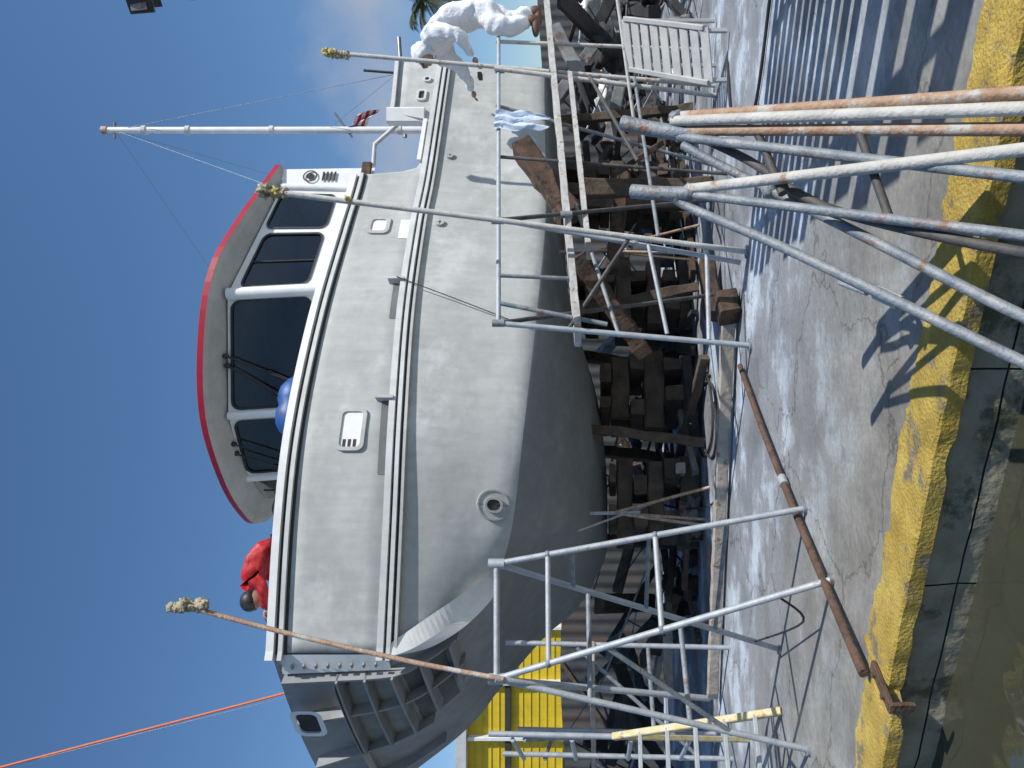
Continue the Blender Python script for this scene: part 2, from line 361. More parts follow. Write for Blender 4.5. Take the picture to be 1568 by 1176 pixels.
# ---------------- wheelhouse
foot=[(7.3,1.65,4.22),(5.72,1.9,4.49),(4.45,1.2,4.58),(3.88,.45,4.62)]
full=foot+[(t,-w,z) for t,w,z in foot[::-1]]
bot=[L(t,w,3.05) for t,w,z in full]; top=[L(t-(.12 if t<6 else 0),w*1.03,z) for t,w,z in full]
n8=8
cen=sum(bot,V())/8
def facet(i,a,b,out=0):
    j=(i+1)%n8; p=bot[i].lerp(bot[j],a).lerp(top[i].lerp(top[j],a),b)
    N=(bot[j]-bot[i]).cross(top[i]-bot[i]).normalized()
    if (p-cen).dot(N)<0:N=-N
    return p+N*out
gw=G();gg=G();gk=G()
def win(i,A0,A1,a0,a1,b0,b1):
    wl=(bot[(i+1)%n8]-bot[i]).length; hl=1.5
    cx,cy=(a0+a1)/2,(b0+b1)/2
    ring=[(cx+x/wl,cy+y/hl) for x,y in rr((a1-a0)*wl,(b1-b0)*hl,.09)]
    ring2=[(cx+x/wl,cy+y/hl) for x,y in rr((a1-a0)*wl+.05,(b1-b0)*hl+.05,.11)]
    outer=[];ed=[]
    for x,y in ring:
        dx,dy=x-cx,y-cy
        kx=((A1-cx)/dx if dx>0 else (A0-cx)/dx) if abs(dx)>1e-9 else 1e9
        ky=((1-cy)/dy if dy>0 else (0-cy)/dy) if abs(dy)>1e-9 else 1e9
        k=min(kx,ky);outer.append((cx+dx*k,cy+dy*k));ed.append(('x',A1 if dx>0 else A0) if kx<ky else ('y',1 if dy>0 else 0))
    n=len(ring);vs=[facet(i,*p) for p in ring]+[facet(i,*p) for p in outer];fs=[[k,(k+1)%n,n+(k+1)%n,n+k] for k in range(n)]
    for k in range(n):
        j=(k+1)%n
        if ed[k][0]!=ed[j][0]:
            c=(ed[k][1],ed[j][1]) if ed[k][0]=='x' else (ed[j][1],ed[k][1])
            vs.append(facet(i,*c));fs.append([n+k,n+j,len(vs)-1])
    gw.add(vs,fs,whiteM)
    gg.add([facet(i,*p,-.01) for p in ring],[list(range(n))],glassM)
    gk.add([facet(i,*p,.012) for p in ring]+[facet(i,*p,.012) for p in ring2]+[facet(i,*p,-.03) for p in ring],[[k,(k+1)%n,n+(k+1)%n,n+k] for k in range(n)]+[[k,(k+1)%n,2*n+(k+1)%n,2*n+k] for k in range(n)],blackM)
win(0,0,.435,.08,.40,.38,.95);win(0,.435,1,.47,.94,.38,.92)
win(1,0,1,.07,.94,.34,.96);win(2,0,1,.1,.9,.34,.96);win(3,0,1,.1,.9,.34,.96);win(4,0,1,.1,.9,.34,.96);win(5,0,1,.06,.93,.34,.96)
win(6,0,.565,.06,.53,.38,.95);win(6,.565,1,.6,.92,.38,.92)
gw.add([bot[7],bot[0],top[0],top[7]],[[0,1,2,3]],whiteM)
for i in range(8): gw.tube([bot[i],top[i]],.05 if i!=1 else .075,whiteM)
gk.tube([facet(0,.72,.38,0),facet(0,.72,.92,0)],.012,blackM,6)
gw.build("wheelhouse_walls",boat);gg.build("wheelhouse_windows",boat);gk.build("window_gaskets",boat)
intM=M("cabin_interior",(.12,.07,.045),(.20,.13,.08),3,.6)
g=G()
g.add([L(t,w*.97,3.06) for t,w,z in full],[list(range(8))],intM)
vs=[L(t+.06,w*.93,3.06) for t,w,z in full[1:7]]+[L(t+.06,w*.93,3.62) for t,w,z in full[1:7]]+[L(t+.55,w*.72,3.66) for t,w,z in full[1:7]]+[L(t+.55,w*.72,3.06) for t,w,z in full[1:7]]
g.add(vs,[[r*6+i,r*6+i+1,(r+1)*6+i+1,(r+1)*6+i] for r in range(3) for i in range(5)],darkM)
for t,w in((5.5,.8),(5.5,-.8),(6.5,1.0)):
    g.beam(L(t,w,3.06),L(t,w,3.5),.08,.08,darkM);g.beam(L(t-.2,w,3.52),L(t+.2,w,3.52),.42,.1,intM);g.beam(L(t+.2,w,3.5),L(t+.28,w,4.15),.4,.09,intM)
for t,w in((4.9,.7),(4.75,0),(5.1,1.1)): g.beam(L(t,w-.15,3.78),L(t,w+.15,3.78),.05,.22,darkM)
g.beam(L(7.22,1.5,3.06),L(7.22,-1.5,3.06),.1,.9,intM);g.beam(L(7.1,-.9,3.06),L(7.1,-.9,4.2),.7,.5,intM)
g.beam(L(6.8,-1.3,3.06),L(6.8,-1.3,3.95),.6,.5,darkM,up=(1,.4,0))
g.beam(L(7.15,.5,3.06),L(7.15,.5,4.15),.9,.12,intM,up=(1,.4,0))
g.beam(L(5.0,.3,4.35),L(5.0,.8,4.35),.2,.14,darkM);g.beam(L(5.9,.6,4.4),L(6.9,.5,4.3),.3,.10,darkM)
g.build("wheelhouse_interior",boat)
g=G()
for i,ps in((1,((.50,1.0,.78,.42),(.58,.99,.98,.40))),(2,((.4,1.0,.85,.45),(.55,1.0,.98,.5))),(3,((.4,1.0,.8,.5),))):
    for a0,b0,a1,b1 in ps:
        g.tube([facet(i,a0,b0,.06),facet(i,a1,b1,.05)],.012,blackM,6)
        g.tube([facet(i,a1-.14,b1+.26,.035),facet(i,a1+.10,b1-.20,.035)],.011,blackM,6)
        g.lump(facet(i,a0,b0,.05),.035,blackM,.1)
g.build("wipers",boat)
ro=[(7.62,1.75,4.33),(6.6,2.05,4.52),(5.8,2.2,4.64),(5.0,1.97,4.72),(4.2,1.5,4.77),(3.6,.8,4.75),(3.32,.2,4.71)]
ro=ro+[(t,-w,z) for t,w,z in ro[::-1]]
R=spline(ro,5); N_=len(R)
ctr=V((5.4,0,0))
g=G()
def ring(sc,dz): return [L(ctr.x+(p.x-ctr.x)*sc,p.y*sc,p.z+dz) for p in R]
rings=[ring(.84,-.17),ring(.97,-.10),ring(1,-.07),ring(1.0,.0),ring(.985,.02),ring(.6,.08),ring(.2,.10)]
for k,m in enumerate((visM,visM,redM,redM,whiteM,whiteM)):
    vs=rings[k]+rings[k+1]; g.add(vs,[[i,(i+1)%N_,N_+(i+1)%N_,N_+i] for i in range(N_)],m,k not in(2,))
g.add(rings[-1],[list(range(N_))],whiteM); g.add(rings[0],[list(range(N_))[::-1]],visM)
g.build("wheelhouse_roof",boat)
g=G()
a0,a1,a2,a3=L(7.3,1.70,3.05),L(7.62,1.68,3.05),L(7.58,1.70,4.28),L(7.3,1.70,4.2)
g.add([a0,a1,a2,a3],[[0,1,2,3]],whiteM)
c=(a0+a1+a2+a3)/4+V((.02,-.015,.22));T=(a1-a0).normalized()
def disc(r0,r1,m,o=0):
    vs=[]
    for k in range(20):
        a=k*math.pi/10
        for r in(r0,r1): vs.append(c+T*r*math.cos(a)+V((0,-.004-o,r*math.sin(a))))
    g.add(vs,[[2*k,2*k+1,(2*k+3)%40,(2*k+2)%40] for k in range(20)],m)
disc(.075,.095,blackM);disc(.0,.05,darkM)
for k in range(4): g.beam(c+V((0,0,-.17-.05*k))-T*.07,c+V((0,0,-.17-.05*k))+T*.07,.012,.022,darkM)
g.beam(L(7.4,1.78,3.12),L(7.62,1.78,3.12),.05,.12,woodB)
g.build("aft_wing_panel",boat)
g=G(); mb=L(8.8,1.0,1.95); mt=V((mb.x-.0,mb.y,H+7.25))
g.tube([mb,mt],.055,whiteM,12,.045); g.tube([mt,mt+V((0,0,.08))],.06,pipeR,8)
for k in(.2,.55,.78,.9):
    p=mb.lerp(mt,k); g.tube([p+V((0,0,-.03)),p+V((0,0,.03))],.065,lightM,10)
g.tube([mt+V((-.12,0,-.1)),mt+V((.12,0,-.1))],.02,wireM,6)
g.tube([mb.lerp(mt,.35)+V((-.1,0,-.1)),mb.lerp(mt,.35)+V((.25,0,.15))],.018,wireM,6)
g.build("mast",boat)
g=G()
for q in(L(7.3,1.6,4.2),L(9.0,1.9,2.8),L(9.0,-1.8,2.8),L(5.5,-1,4.8)): g.tube([mt+V((0,0,-.1)),q],.0035,wireM,4)
g.tube([mt.lerp(mb,.6),L(9.05,1.9,2.8)],.0035,wireM,4)
g.tube([L(9.0,.6,3.05),L(9.0,.6,3.05)+V((1.6,.2,.15))],.03,wireM,8)
g.build("rigging",boat)
flagR=M("flag_red",(.45,.03,.04),None,25,.8);flagW=M("flag_white",(.7,.7,.7),None,25,.8);flagB=M("flag_blue",(.03,.05,.25),None,25,.8)
g=G();fp=mb.lerp(mt,.32)
vs=[]
for i in range(9):
    for j in range(8): vs.append(fp+V((.04+i*.034-.012*j,.05*math.sin(i*1.1+j*.5),j*.042-.10-i*.03)))
for i in range(8):
    for j in range(7):
        m=flagB if(i<3 and j>3) else (flagR if j%2 else flagW); g.add([vs[i*8+j],vs[(i+1)*8+j],vs[(i+1)*8+j+1],vs[i*8+j+1]],[[0,1,2,3]],m,True)
g.build("flag",boat)
g=G()
a=L(3.72,2.25,3.34);b=L(4.42,2.30,3.34)
pts=[a.lerp(b,k/10) for k in range(11)]
rad=[.04,.13,.17,.185,.19,.165,.19,.185,.17,.12,.03]
g.tube(pts,lambda i:rad[i],blueM,16);g.tube([a,a+V((-.15,0,.03))],.015,darkM,6);g.build("deck_fender",boat)
g=G(); hp=[L(2.1+.2*k,2.2-.25*math.sin(k*.9),3.06+.32*abs(math.sin(k*1.1))) for k in range(7)]
g.tube(spline(hp,6),.012,blackM,6); g.build("deck_hose",boat)
g=G(); g.tube([L(8.2,1.9,2.7),L(7.9,1.8,3.05),L(7.6,1.75,3.05)],.03,lightM,8); g.tube([L(9.0,1.9,2.8),L(9.05,1.9,3.3)],.018,blackM,8); g.build("stern_rails",boat)

# ================================================================== SETTING
def ground_mat():
    m=M("dock_concrete",(.19,.20,.215),(.34,.37,.41),.9,.75,0,.3,22,c3=(.50,.58,.66),s3=.9,t3=.55)
    n=m.node_tree.nodes;l=m.node_tree.links;b=n["Principled BSDF"]
    src=b.inputs["Base Color"].links[0].from_socket
    tc=[x for x in n if x.type=='TEX_COORD'][0]
    nd=n.new("ShaderNodeTexNoise");nd.inputs["Scale"].default_value=1.5;nd.inputs["Detail"].default_value=8;nd.inputs["Roughness"].default_value=.6; l.new(tc.outputs["Object"],nd.inputs[0])
    ad=n.new("ShaderNodeMixRGB");ad.blend_type='ADD';ad.inputs[0].default_value=1.0;l.new(tc.outputs["Object"],ad.inputs[1]);l.new(nd.outputs["Color"],ad.inputs[2])
    vo=n.new("ShaderNodeTexVoronoi");vo.feature='DISTANCE_TO_EDGE';vo.inputs["Scale"].default_value=.8;l.new(ad.outputs[0],vo.inputs[0])
    r=n.new("ShaderNodeValToRGB");r.color_ramp.elements[0].position=.0;r.color_ramp.elements[1].position=.011;r.color_ramp.elements[0].color=(.2,.2,.2,1);l.new(vo.outputs[0],r.inputs[0])
    mu=n.new("ShaderNodeMixRGB");mu.blend_type='MULTIPLY';mu.inputs[0].default_value=.75;l.new(src,mu.inputs[1]);l.new(r.outputs[0],mu.inputs[2])
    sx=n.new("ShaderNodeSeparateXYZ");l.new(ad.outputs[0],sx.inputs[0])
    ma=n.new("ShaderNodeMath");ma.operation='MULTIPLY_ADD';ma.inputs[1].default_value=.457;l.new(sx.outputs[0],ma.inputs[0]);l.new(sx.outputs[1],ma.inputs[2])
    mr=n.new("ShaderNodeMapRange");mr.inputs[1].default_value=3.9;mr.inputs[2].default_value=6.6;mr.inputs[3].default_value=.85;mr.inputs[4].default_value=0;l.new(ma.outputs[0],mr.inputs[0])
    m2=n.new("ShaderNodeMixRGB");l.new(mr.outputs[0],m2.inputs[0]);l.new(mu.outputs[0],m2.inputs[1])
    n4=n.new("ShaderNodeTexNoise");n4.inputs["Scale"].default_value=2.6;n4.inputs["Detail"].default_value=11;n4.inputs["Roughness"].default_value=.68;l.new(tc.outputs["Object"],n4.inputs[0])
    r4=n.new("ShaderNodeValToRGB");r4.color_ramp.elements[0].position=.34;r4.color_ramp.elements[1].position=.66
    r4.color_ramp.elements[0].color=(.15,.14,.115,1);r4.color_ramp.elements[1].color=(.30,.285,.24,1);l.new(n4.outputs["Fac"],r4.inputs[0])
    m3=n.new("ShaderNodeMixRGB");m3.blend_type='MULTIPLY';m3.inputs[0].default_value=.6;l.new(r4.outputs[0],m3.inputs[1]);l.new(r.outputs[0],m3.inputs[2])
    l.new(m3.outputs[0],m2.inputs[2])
    n5=n.new("ShaderNodeTexNoise");n5.inputs["Scale"].default_value=28;n5.inputs["Detail"].default_value=6;n5.inputs["Roughness"].default_value=.8;l.new(tc.outputs["Object"],n5.inputs[0])
    m5=n.new("ShaderNodeMapRange");m5.inputs[1].default_value=.3;m5.inputs[2].default_value=.7;m5.inputs[3].default_value=.75;m5.inputs[4].default_value=1.18;l.new(n5.outputs["Fac"],m5.inputs[0])
    vs=n.new("ShaderNodeVectorMath");vs.operation='SCALE';l.new(m2.outputs[0],vs.inputs[0]);l.new(m5.outputs[0],vs.inputs["Scale"]);l.new(vs.outputs[0],b.inputs["Base Color"])
    m6=n.new("ShaderNodeMapRange");m6.inputs[1].default_value=.42;m6.inputs[2].default_value=.58;m6.inputs[3].default_value=.85;m6.inputs[4].default_value=.35;l.new(nd.outputs["Fac"],m6.inputs[0]);l.new(m6.outputs[0],b.inputs["Roughness"])
    return m
gm=ground_mat()
LN=lambda x:2.707-.457*x
g=G(); g.add([(-1200,LN(-1200)+.02,0),(1200,LN(1200)+.02,0),(1200,1500,0),(-1200,1500,0)],[[0,1,2,3]],gm); g.build("ground")
wallM=M("quay_wall_stone",(.17,.155,.11),(.28,.26,.19),5,.85,0,.9,14,c3=(.08,.08,.05),s3=4,t3=.56)
jointM=M("mortar_joint",(.05,.05,.04),(.08,.075,.055),6,.9)
g=G()
E=V((-.909,.416,0));Nn=V((-.416,-.909,0)); O=V((0,LN(0),0))
x=-60
while x<45:
    w=random.uniform(.75,1.15)
    for z0,z1 in((-.02,-.20),(-.208,-1.2)):
        nx_=14; fr_=[]
        for k in range(nx_+1):
            xx=x+(w-.008)*k/nx_
            for q in range(5):
                p=O+E*(-xx)+V((0,0,z0+(z1-z0)*q/4)); fr_.append(p+Nn*(.02*noise.noise(p*5)-.01)+(V((0,0,.004*noise.noise(p*11))) if q in(0,4) else V()))
        g.add(fr_,[[k*5+q,(k+1)*5+q,(k+1)*5+q+1,k*5+q+1] for k in range(nx_) for q in range(4)],wallM)
    x+=w
g.add([O+E*70-Nn*.03,O-E*50-Nn*.03,O-E*50+V((0,0,-1.5))-Nn*.03,O+E*70+V((0,0,-1.5))-Nn*.03],[[0,1,2,3]],jointM)
g.build("quay_wall")
kerbM=M("yellow_kerb_paint",(.50,.34,.055),(.62,.45,.10),4,.9,0,.7,70,c3=(.27,.23,.15),s3=4.5,t3=.58,streak=.22)
g=G();vs=[];fs=[];nx=900
def kin(s): return .30+.04*noise.noise(V((s*1.5,1,0)))+.05*noise.noise(V((s*6,4,0)))+.035*noise.noise(V((s*22,4,0)))-.14*max(0,noise.noise(V((s*2.6,9,0)))-.2)
for i in range(nx+1):
    s=-8+16*i/nx
    off=.10 if s>1.45 else 0.012
    wd=kin(s)
    e=.008*noise.noise(V((s*12,0,0)));e2=.005*noise.noise(V((s*9,7,0)));e3=.035*max(0,noise.noise(V((s*5,3,3)))-.1)
    for w,z in((off+e,-.06+e3),(off+e-e3*.6,.002),(off-.010+e2-e3,.012),(off-.1,.012+e2*.3),(off-wd+.01,.008),(off-wd,.003)):
        vs.append(O+E*s+Nn*w+V((0,0,z)))
for i in range(nx):
    for k in range(5): fs.append([i*6+k,i*6+k+1,(i+1)*6+k+1,(i+1)*6+k])
g.add(vs,fs,kerbM,False); g.build("yellow_kerb")
wm=bpy.data.materials.new("harbour_water");wm.use_nodes=True;n=wm.node_tree.nodes;l=wm.node_tree.links;b=n["Principled BSDF"]
b.inputs["Base Color"].default_value=(.05,.052,.034,1);b.inputs["Roughness"].default_value=.03;b.inputs["IOR"].default_value=1.6
tc=n.new("ShaderNodeTexCoord");no=n.new("ShaderNodeTexNoise");no.inputs["Scale"].default_value=2.6;no.inputs["Detail"].default_value=2;no.inputs["Distortion"].default_value=.5
l.new(tc.outputs["Object"],no.inputs[0]);bp=n.new("ShaderNodeBump");bp.inputs["Strength"].default_value=.3;bp.inputs["Distance"].default_value=.08
l.new(no.outputs["Fac"],bp.inputs["Height"]);l.new(bp.outputs[0],b.inputs["Normal"])
g=G();g.add([(-1500,-1500,-.28),(1500,-1500,-.28),(1500,2000,-.28),(-1500,2000,-.28)],[[0,1,2,3]],wm);g.build("water")
g=G(); c=O+E*1.42
g.beam(c+Nn*.115+V((0,0,.026)),c-Nn*.12+V((0,0,.026)),.05,.02,rustM); g.beam(c+Nn*.12+V((0,0,.034)),c+Nn*.12+V((0,0,-.07)),.05,.02,rustM,up=Nn)
g.tube([c-Nn*.06+V((0,0,.034)),c-Nn*.06+V((0,0,.05))],.013,rustM,8);g.tube([c+Nn*.06+V((0,0,.034)),c+Nn*.06+V((0,0,.05))],.013,rustM,8)
g.build("rusty_edge_bracket")
g=G()
for x,y,r,h in((2.05,1.30,.15,1.35),(2.42,1.05,.16,1.6),(2.25,.75,.16,1.75)): g.tube([(x,y,-1.5),(x+.01,y,0),(x,y,h)],r,woodO,14,r*.9)
g.build("shadow_piles")  # piles added out of view to cast shade on kerb and dock
g=G(); P=[V((.75,7.0,.1)),V((-.4,7.35,.09)),V((-1.8,7.75,.09)),V((-3.3,8.15,.09))]
g.log(P[0],P[1],.12,.12,woodO,.01);g.log(P[1]+V((.05,0,0)),P[2],.12,.11,woodO,.01);g.log(P[2]+V((.05,0,0)),P[3],.11,.11,woodO,.01); g.log((.60,6.9,.10),(.80,7.06,.13),.2,.2,woodB,.03);g.build("timber_pole")
g=G(); g.tube(spline([(.16,6.74,.04),(-.4,5.6,.045),(-.9,4.5,.04),(-1.30,3.46,.05)],8),.023,rustM,10)
g.tube([(-.62,5.12,.042),(-.66,5.04,.042)],.03,pipeG,10);g.build("rusty_ground_pipe")
g=G()
hp=[V((-.4+(.5+.08*math.sin(a*1.7))*math.cos(a),8.9+.8*math.sin(a)+a*.05,.02)) for a in [k*.5 for k in range(30)]]
g.tube(spline(hp,4),.015,darkM,6);g.tube(spline([(-.2,8.6,.02),(-.9,8.0,.02),(-1.4,8.9,.02),(-1.6,10.3,.5),(-1.2,10.6,1.3)],8),.012,darkM,6)
g.build("garden_hose")
g=G()
g.tube(spline([(3.2,7.6,.02),(2.4,7.2,.02),(2.2,6.2,.02),(3.0,5.4,.02),(3.5,4.6,.02)],8),.014,darkM,6)
g.build("garden_hose")

# ================================================================== SCAFFOLDS
def jn(g,p,m=pipeG): g.tube([V(p)+V((0,0,-.05)),V(p)+V((0,0,.05))],.032,m,10)
e=empty("scaffold_trestle");g=G()
T1=V((-1.12,4.8,1.89));T2=V((-1.76,4.6,1.86))
F1=V((-.75,4.65,0));F2=V((-1.04,4.1,0));F3=V((-1.84,5.34,0));F4=V((-2.17,4.57,0))
g.tube([T1,T2],.019,pipeG)
for a,b in((T1,F1),(T1,F3),(T2,F2),(T2,F4)): g.tube([a,b],.019,pipeG)
for k in(.17,.52): g.tube([T1.lerp(F1,k),T2.lerp(F2,k)],.017,pipeG)
for k in(.3,.62): g.tube([T1.lerp(F3,k),T2.lerp(F4,k)],.017,pipeB)
for k in(.25,.5,.75): g.tube([T1.lerp(F1,k),T1.lerp(F3,k)],.014,pipeB)
g.tube([T2.lerp(F2,.35),T2.lerp(F4,.75)],.015,pipeB);g.tube(spline([T1.lerp(F3,.9),T1.lerp(F2,.9)+V((-.3,.2,-.1)),T2.lerp(F2,.85)],6),.007,darkM,6)
for p in(T1,T2):jn(g,p)
for f in(F1,F2,F3,F4): g.tube([f,f+V((0,0,.02))],.035,pipeB)
for k in(.17,.52):
    for a,b in((T1,F1),(T2,F2)): g.lump(a.lerp(b,k),.024,pipeB,.3)
g.build("trestle_frame",e)
g=G(); pt=V((-1.34,4.7,3.82)); g.tube(spline([pt,(-1.5,4.68,3.2),(-1.66,4.62,2.4),T2+V((.02,-.06,-.05))],5),.015,pipeR,9)
g.tube([T2+V((.02,-.06,0)),(-2.0,4.9,.55)],.019,pipeG);g.build("upright_pole",e)
g=G()
for k in range(6): g.lump(pt+V((random.uniform(-.02,.02),random.uniform(-.02,.02),.03-.04*k)),random.uniform(.026,.044),ragM,.6,fr=3)
g.build("rag_padding",e)
e=empty("hull_side_scaffold");g=G()
p2t=V((1.65,6.58,4.13));p2f=V((1.13,6.58,0));p3t=V((.508,6.44,2.12));p3f=V((.32,6.44,0))
p1t=V((3.70,8.6,4.33));p1f=V((3.33,8.6,0))
for a,b,r,m in((p2t,p2f,.024,pipeW),(p3t,p3f,.024,pipeG),(p1t,p1f,.024,pipeW)): g.tube([a,b],r,m)
a=V((.508,6.44,2.11));b=V((4.05,9.0,2.47));g.tube([a,b],.021,pipeG)
g.tube([(1.42,6.66,2.14),(1.05,6.66,.05)],.022,pipeG); g.tube([(3.5,8.55,2.45),(3.2,8.55,0)],.026,pipeW)
for f in(p2f,p3f):g.tube([f,f+V((0,0,.02))],.06,pipeB)
g.tube([p3t,(.9,7.6,0)],.020,pipeD);g.tube([(1.42,6.66,2.1),(1.9,7.9,0)],.02,pipeD);g.tube([(.68,6.5,2.1),(.5,6.46,1.2)],.02,pipeB)
g.tube([(.42,6.44,.7),(1.2,6.6,.85)],.018,pipeG); g.tube([(.40,6.44,1.1),(1.7,7.3,1.5)],.018,pipeB)
g.tube([(.37,6.44,.35),(1.17,6.6,.35)],.02,pipeG); g.tube([p3f.lerp(p3t,.72),(1.27,6.6,1.0)],.018,pipeD)
g.tube([(3.4,8.5,1.4),(2.2,7.6,.9)],.02,pipeD);g.tube([(3.4,8.55,.9),(1.3,6.8,.75)],.018,pipeB);g.tube([(2.3,7.8,2.3),(2.1,7.7,0)],.018,pipeD);g.tube([(3.0,8.3,2.4),(2.5,8.8,0)],.02,pipeB)
g.tube([(.95,6.75,2.15),(.93,6.8,1.5)],.018,pipeB);g.tube([(4.0,9.0,2.5),(3.9,9.0,0)],.022,pipeW);g.tube([(4.2,8.3,1.1),(2.8,8.4,.9)],.02,pipeW)
for p in(a,(1.4,6.6,2.14),(1.45,6.6,1.55),(3.5,8.6,2.4),(3.5,8.6,1.8)):jn(g,p,pipeB)
g.build("scaffold_pipes",e)
g=G()
for dx,m,dz in((0,woodW,0),(.24,woodW,.005)):
    g.log(V((.50+dx*-.5,6.45+dx*.85,1.45+dz)),V((4.75-dx*.5,9.28+dx*.85,1.94+dz)),.21,.06,m,.006)
g.log((1.2,6.95,1.37),(3.3,8.35,1.60),.2,.05,woodW,.005)
g.build("walk_planks",e)
g=G()
g.lump(p2t,.055,ragM,1,fr=3);g.lump(p2t+V((-.015,0,-.10)),.045,ragY,1.2,fr=3);g.lump(p2t+V((-.02,0,-.17)),.035,ragM,1.2);g.lump(p2t+V((-.08,0,-.72)),.034,ragY,1)
for k in range(5): g.lump(p1t+V((-.008*k,0,-.055*k)),.042,ragY if k<2 else ragM,1,fr=3)
g.build("rag_padding",e)
g=G();vs=[]
c0=V((2.62,7.92,2.35))
for i in range(13):
    for j in range(9):
        vs.append(c0+V((.02*i+.015*math.sin(j*1.3),.014*i+.03*math.sin(i*1.4+j*.3),-.058*j*(1+.25*math.sin(i*.9))+.02)))
g.add(vs,[[i*9+j,(i+1)*9+j,(i+1)*9+j+1,i*9+j+1] for i in range(12) for j in range(8)],clothM,True);g.build("hanging_cloth",e)
def ext(a,b,k): a=V(a);b=V(b);return b+(b-a)*k
e=empty("pipe_trestle_stack");g=G()
g.tube(spline([(1.017,3.0,1.14),(.975,2.95,1.02),(.945,2.9,.92),(.93,2.86,.85)],5),.029,pipeB,14)
for s,t,r,m in(((.99,2.9,.954),(.717,2.0,.065),.019,pipeW),((.96,2.92,.94),(.675,2.04,.055),.019,pipeR),((1.008,2.9,.93),(.76,2.0,.065),.018,pipeR),
   ((.93,2.9,.93),(.53,2.0,.065),.017,pipeB),((.707,2.8,.91),(.615,2.0,.065),.019,pipeW),((.69,2.8,.90),(.378,2.0,.065),.016,pipeB)):
    g.tube([s,ext(s,t,.7)],r,m,14)
g.tube(spline([(.725,2.9,1.107),(.705,2.85,1.0),(.69,2.8,.90)],5),.027,pipeB,14)
for P,m,r in(([(.68,2.82,.95),(.64,2.8,.90),(.48,2.6,.65),(.259,2.3,.362),(.03,2.0,.065),(-.4,1.45,-.52)],pipeB,.017),
           ([(.892,2.88,.917),(.80,2.8,.80),(.68,2.7,.628),(.424,2.35,.364),(.149,2.0,.065),(-.3,1.4,-.5)],pipeB,.017),
           ([(.95,2.9,.9),(.80,2.75,.70),(.62,2.55,.55),(.52,2.4,.42),(.35,2.05,.1),(.1,1.5,-.5)],pipeD,.016)):
    g.tube(spline(P,6),r,m,12)
g.tube([(.88,2.68,.68),(.63,2.55,.62)],.015,pipeD,10);g.tube([(.80,2.4,.42),(.50,2.3,.36)],.014,pipeD,10)
g.tube([(.33,2.43,.46),(.29,2.36,.40)],.021,pipeW,12);g.tube([(.28,2.35,.38),(.24,2.29,.33)],.022,pipeW,12)
for p in((1.0,2.9,.94),(.70,2.8,.9),(.68,2.7,.628)): g.lump(p,.030,pipeB,.3)
g.build("trestle_pipes",e)
e=empty("scaffold_frame");g=G()
for x,y in((-3.0,6.5),(-3.6,7.4),(-2.6,7.6),(-3.9,8.6)):
    g.tube([(x,y,0),(x+.05,y,2.2)],.024,pipeG)
for z in(.5,1.0,1.5,2.0): g.tube([(-3.0,6.5,z),(-3.6,7.4,z)],.02,pipeG)
g.tube([(-3.6,7.4,.3),(-2.6,7.6,1.5)],.02,pipeB);g.tube([(-3.0,6.5,.8),(-2.6,7.6,.8)],.02,pipeB);g.tube([(-3.9,8.6,1.8),(-3.6,7.4,1.8)],.02,pipeB);g.tube([(-3.9,8.6,.2),(-3.0,6.5,1.9)],.02,pipeB)
g.log((-4.4,8.7,1.35),(-2.6,7.5,1.35),.22,.05,woodO,.005)
g.build("frame_pipes",e)
e=empty("step_ladder");g=G()
yp=M("faded_yellow_paint",(.55,.42,.12),(.6,.55,.42),14,.7,c3=(.3,.2,.12),s3=9)
a0,a1=V((-2.25,5.3,.0)),V((-2.70,5.9,1.15));d=V((-.42,-.28,0))
for o in(V(),d): g.beam(a0+o,a1+o,.05,.06,yp)
for k in(.15,.32,.49,.66,.83): g.beam(a0.lerp(a1,k),a0.lerp(a1,k)+d,.07,.03,pipeG)
bk=V((-.3,.6,0))
for o in(V(),d): g.beam(a1+o-V((0,0,.03)),V((a1.x,a1.y,0))+o+bk,.04,.04,yp)
g.build("ladder_rails",e)
e=empty("keel_blocking");g=G()
ax=V((.93,.37,0));pw=V((.37,-.93,0))
for t,kz in((3.5,0),(5.0,.12),(6.5,.52),(8.3,.66)):
    z=0.0;k=0;top_=H+kz-.02;d=V((random.uniform(-.12,.12),random.uniform(-.12,.12),0))
    while z<top_-.02:
        h=min(random.uniform(.16,.3),top_-z)
        for o in(-.24,.24):
            j=random.uniform(-.08,.08);c=L(t,0,0)+d*0.5;c.z=z+h/2;tw=random.uniform(-.15,.15);ln=random.uniform(.35,.6)
            aa=(ax+pw*tw).normalized();pp=(pw-ax*tw).normalized()
            if k%2: g.log(c+ax*(o+j)-pp*ln,c+ax*(o+j)+pp*ln,random.uniform(.15,.26),h-.008,woodD)
            else: g.log(c+pw*(o+j)-aa*ln,c+pw*(o+j)+aa*ln,random.uniform(.15,.26),h-.008,woodD)
        z+=h;k+=1
g.build("crib_timbers",e)
e=empty("shoring_timber");g=G()
g.log((2.68,8.7,2.16),(1.80,8.3,1.60),.26,.24,woodB,.03);g.log((1.47,8.9,1.55),(.35,9.2,.75),.18,.2,woodB,.03);g.log((2.29,8.4,1.12),(2.60,8.3,.60),.12,.06,woodB,.01)
g.log((2.2,8.7,1.5),(2.25,8.8,0),.2,.2,woodD);g.log((.7,7.9,.12),(1.3,8.2,.14),.2,.16,woodB,.02);g.log((1.3,8.9,1.15),(2.5,9.2,1.0),.2,.16,woodB)
for t,w in((4.3,.9),(5.8,1.0),(7.4,1.2),(8.7,1.3)):
    a=L(t,w,.36 if t<5 else .72);b=L(t+random.uniform(-.4,.4),w+.1,0);b.z=0;g.log(b,a,.12,.14,woodD)
for t in(3.4,4.8,6.4,8.0):
    a=L(t,-1.6,.6);b=L(t,-2.3,0);b.z=0;g.log(b,a,.16,.16,woodD)
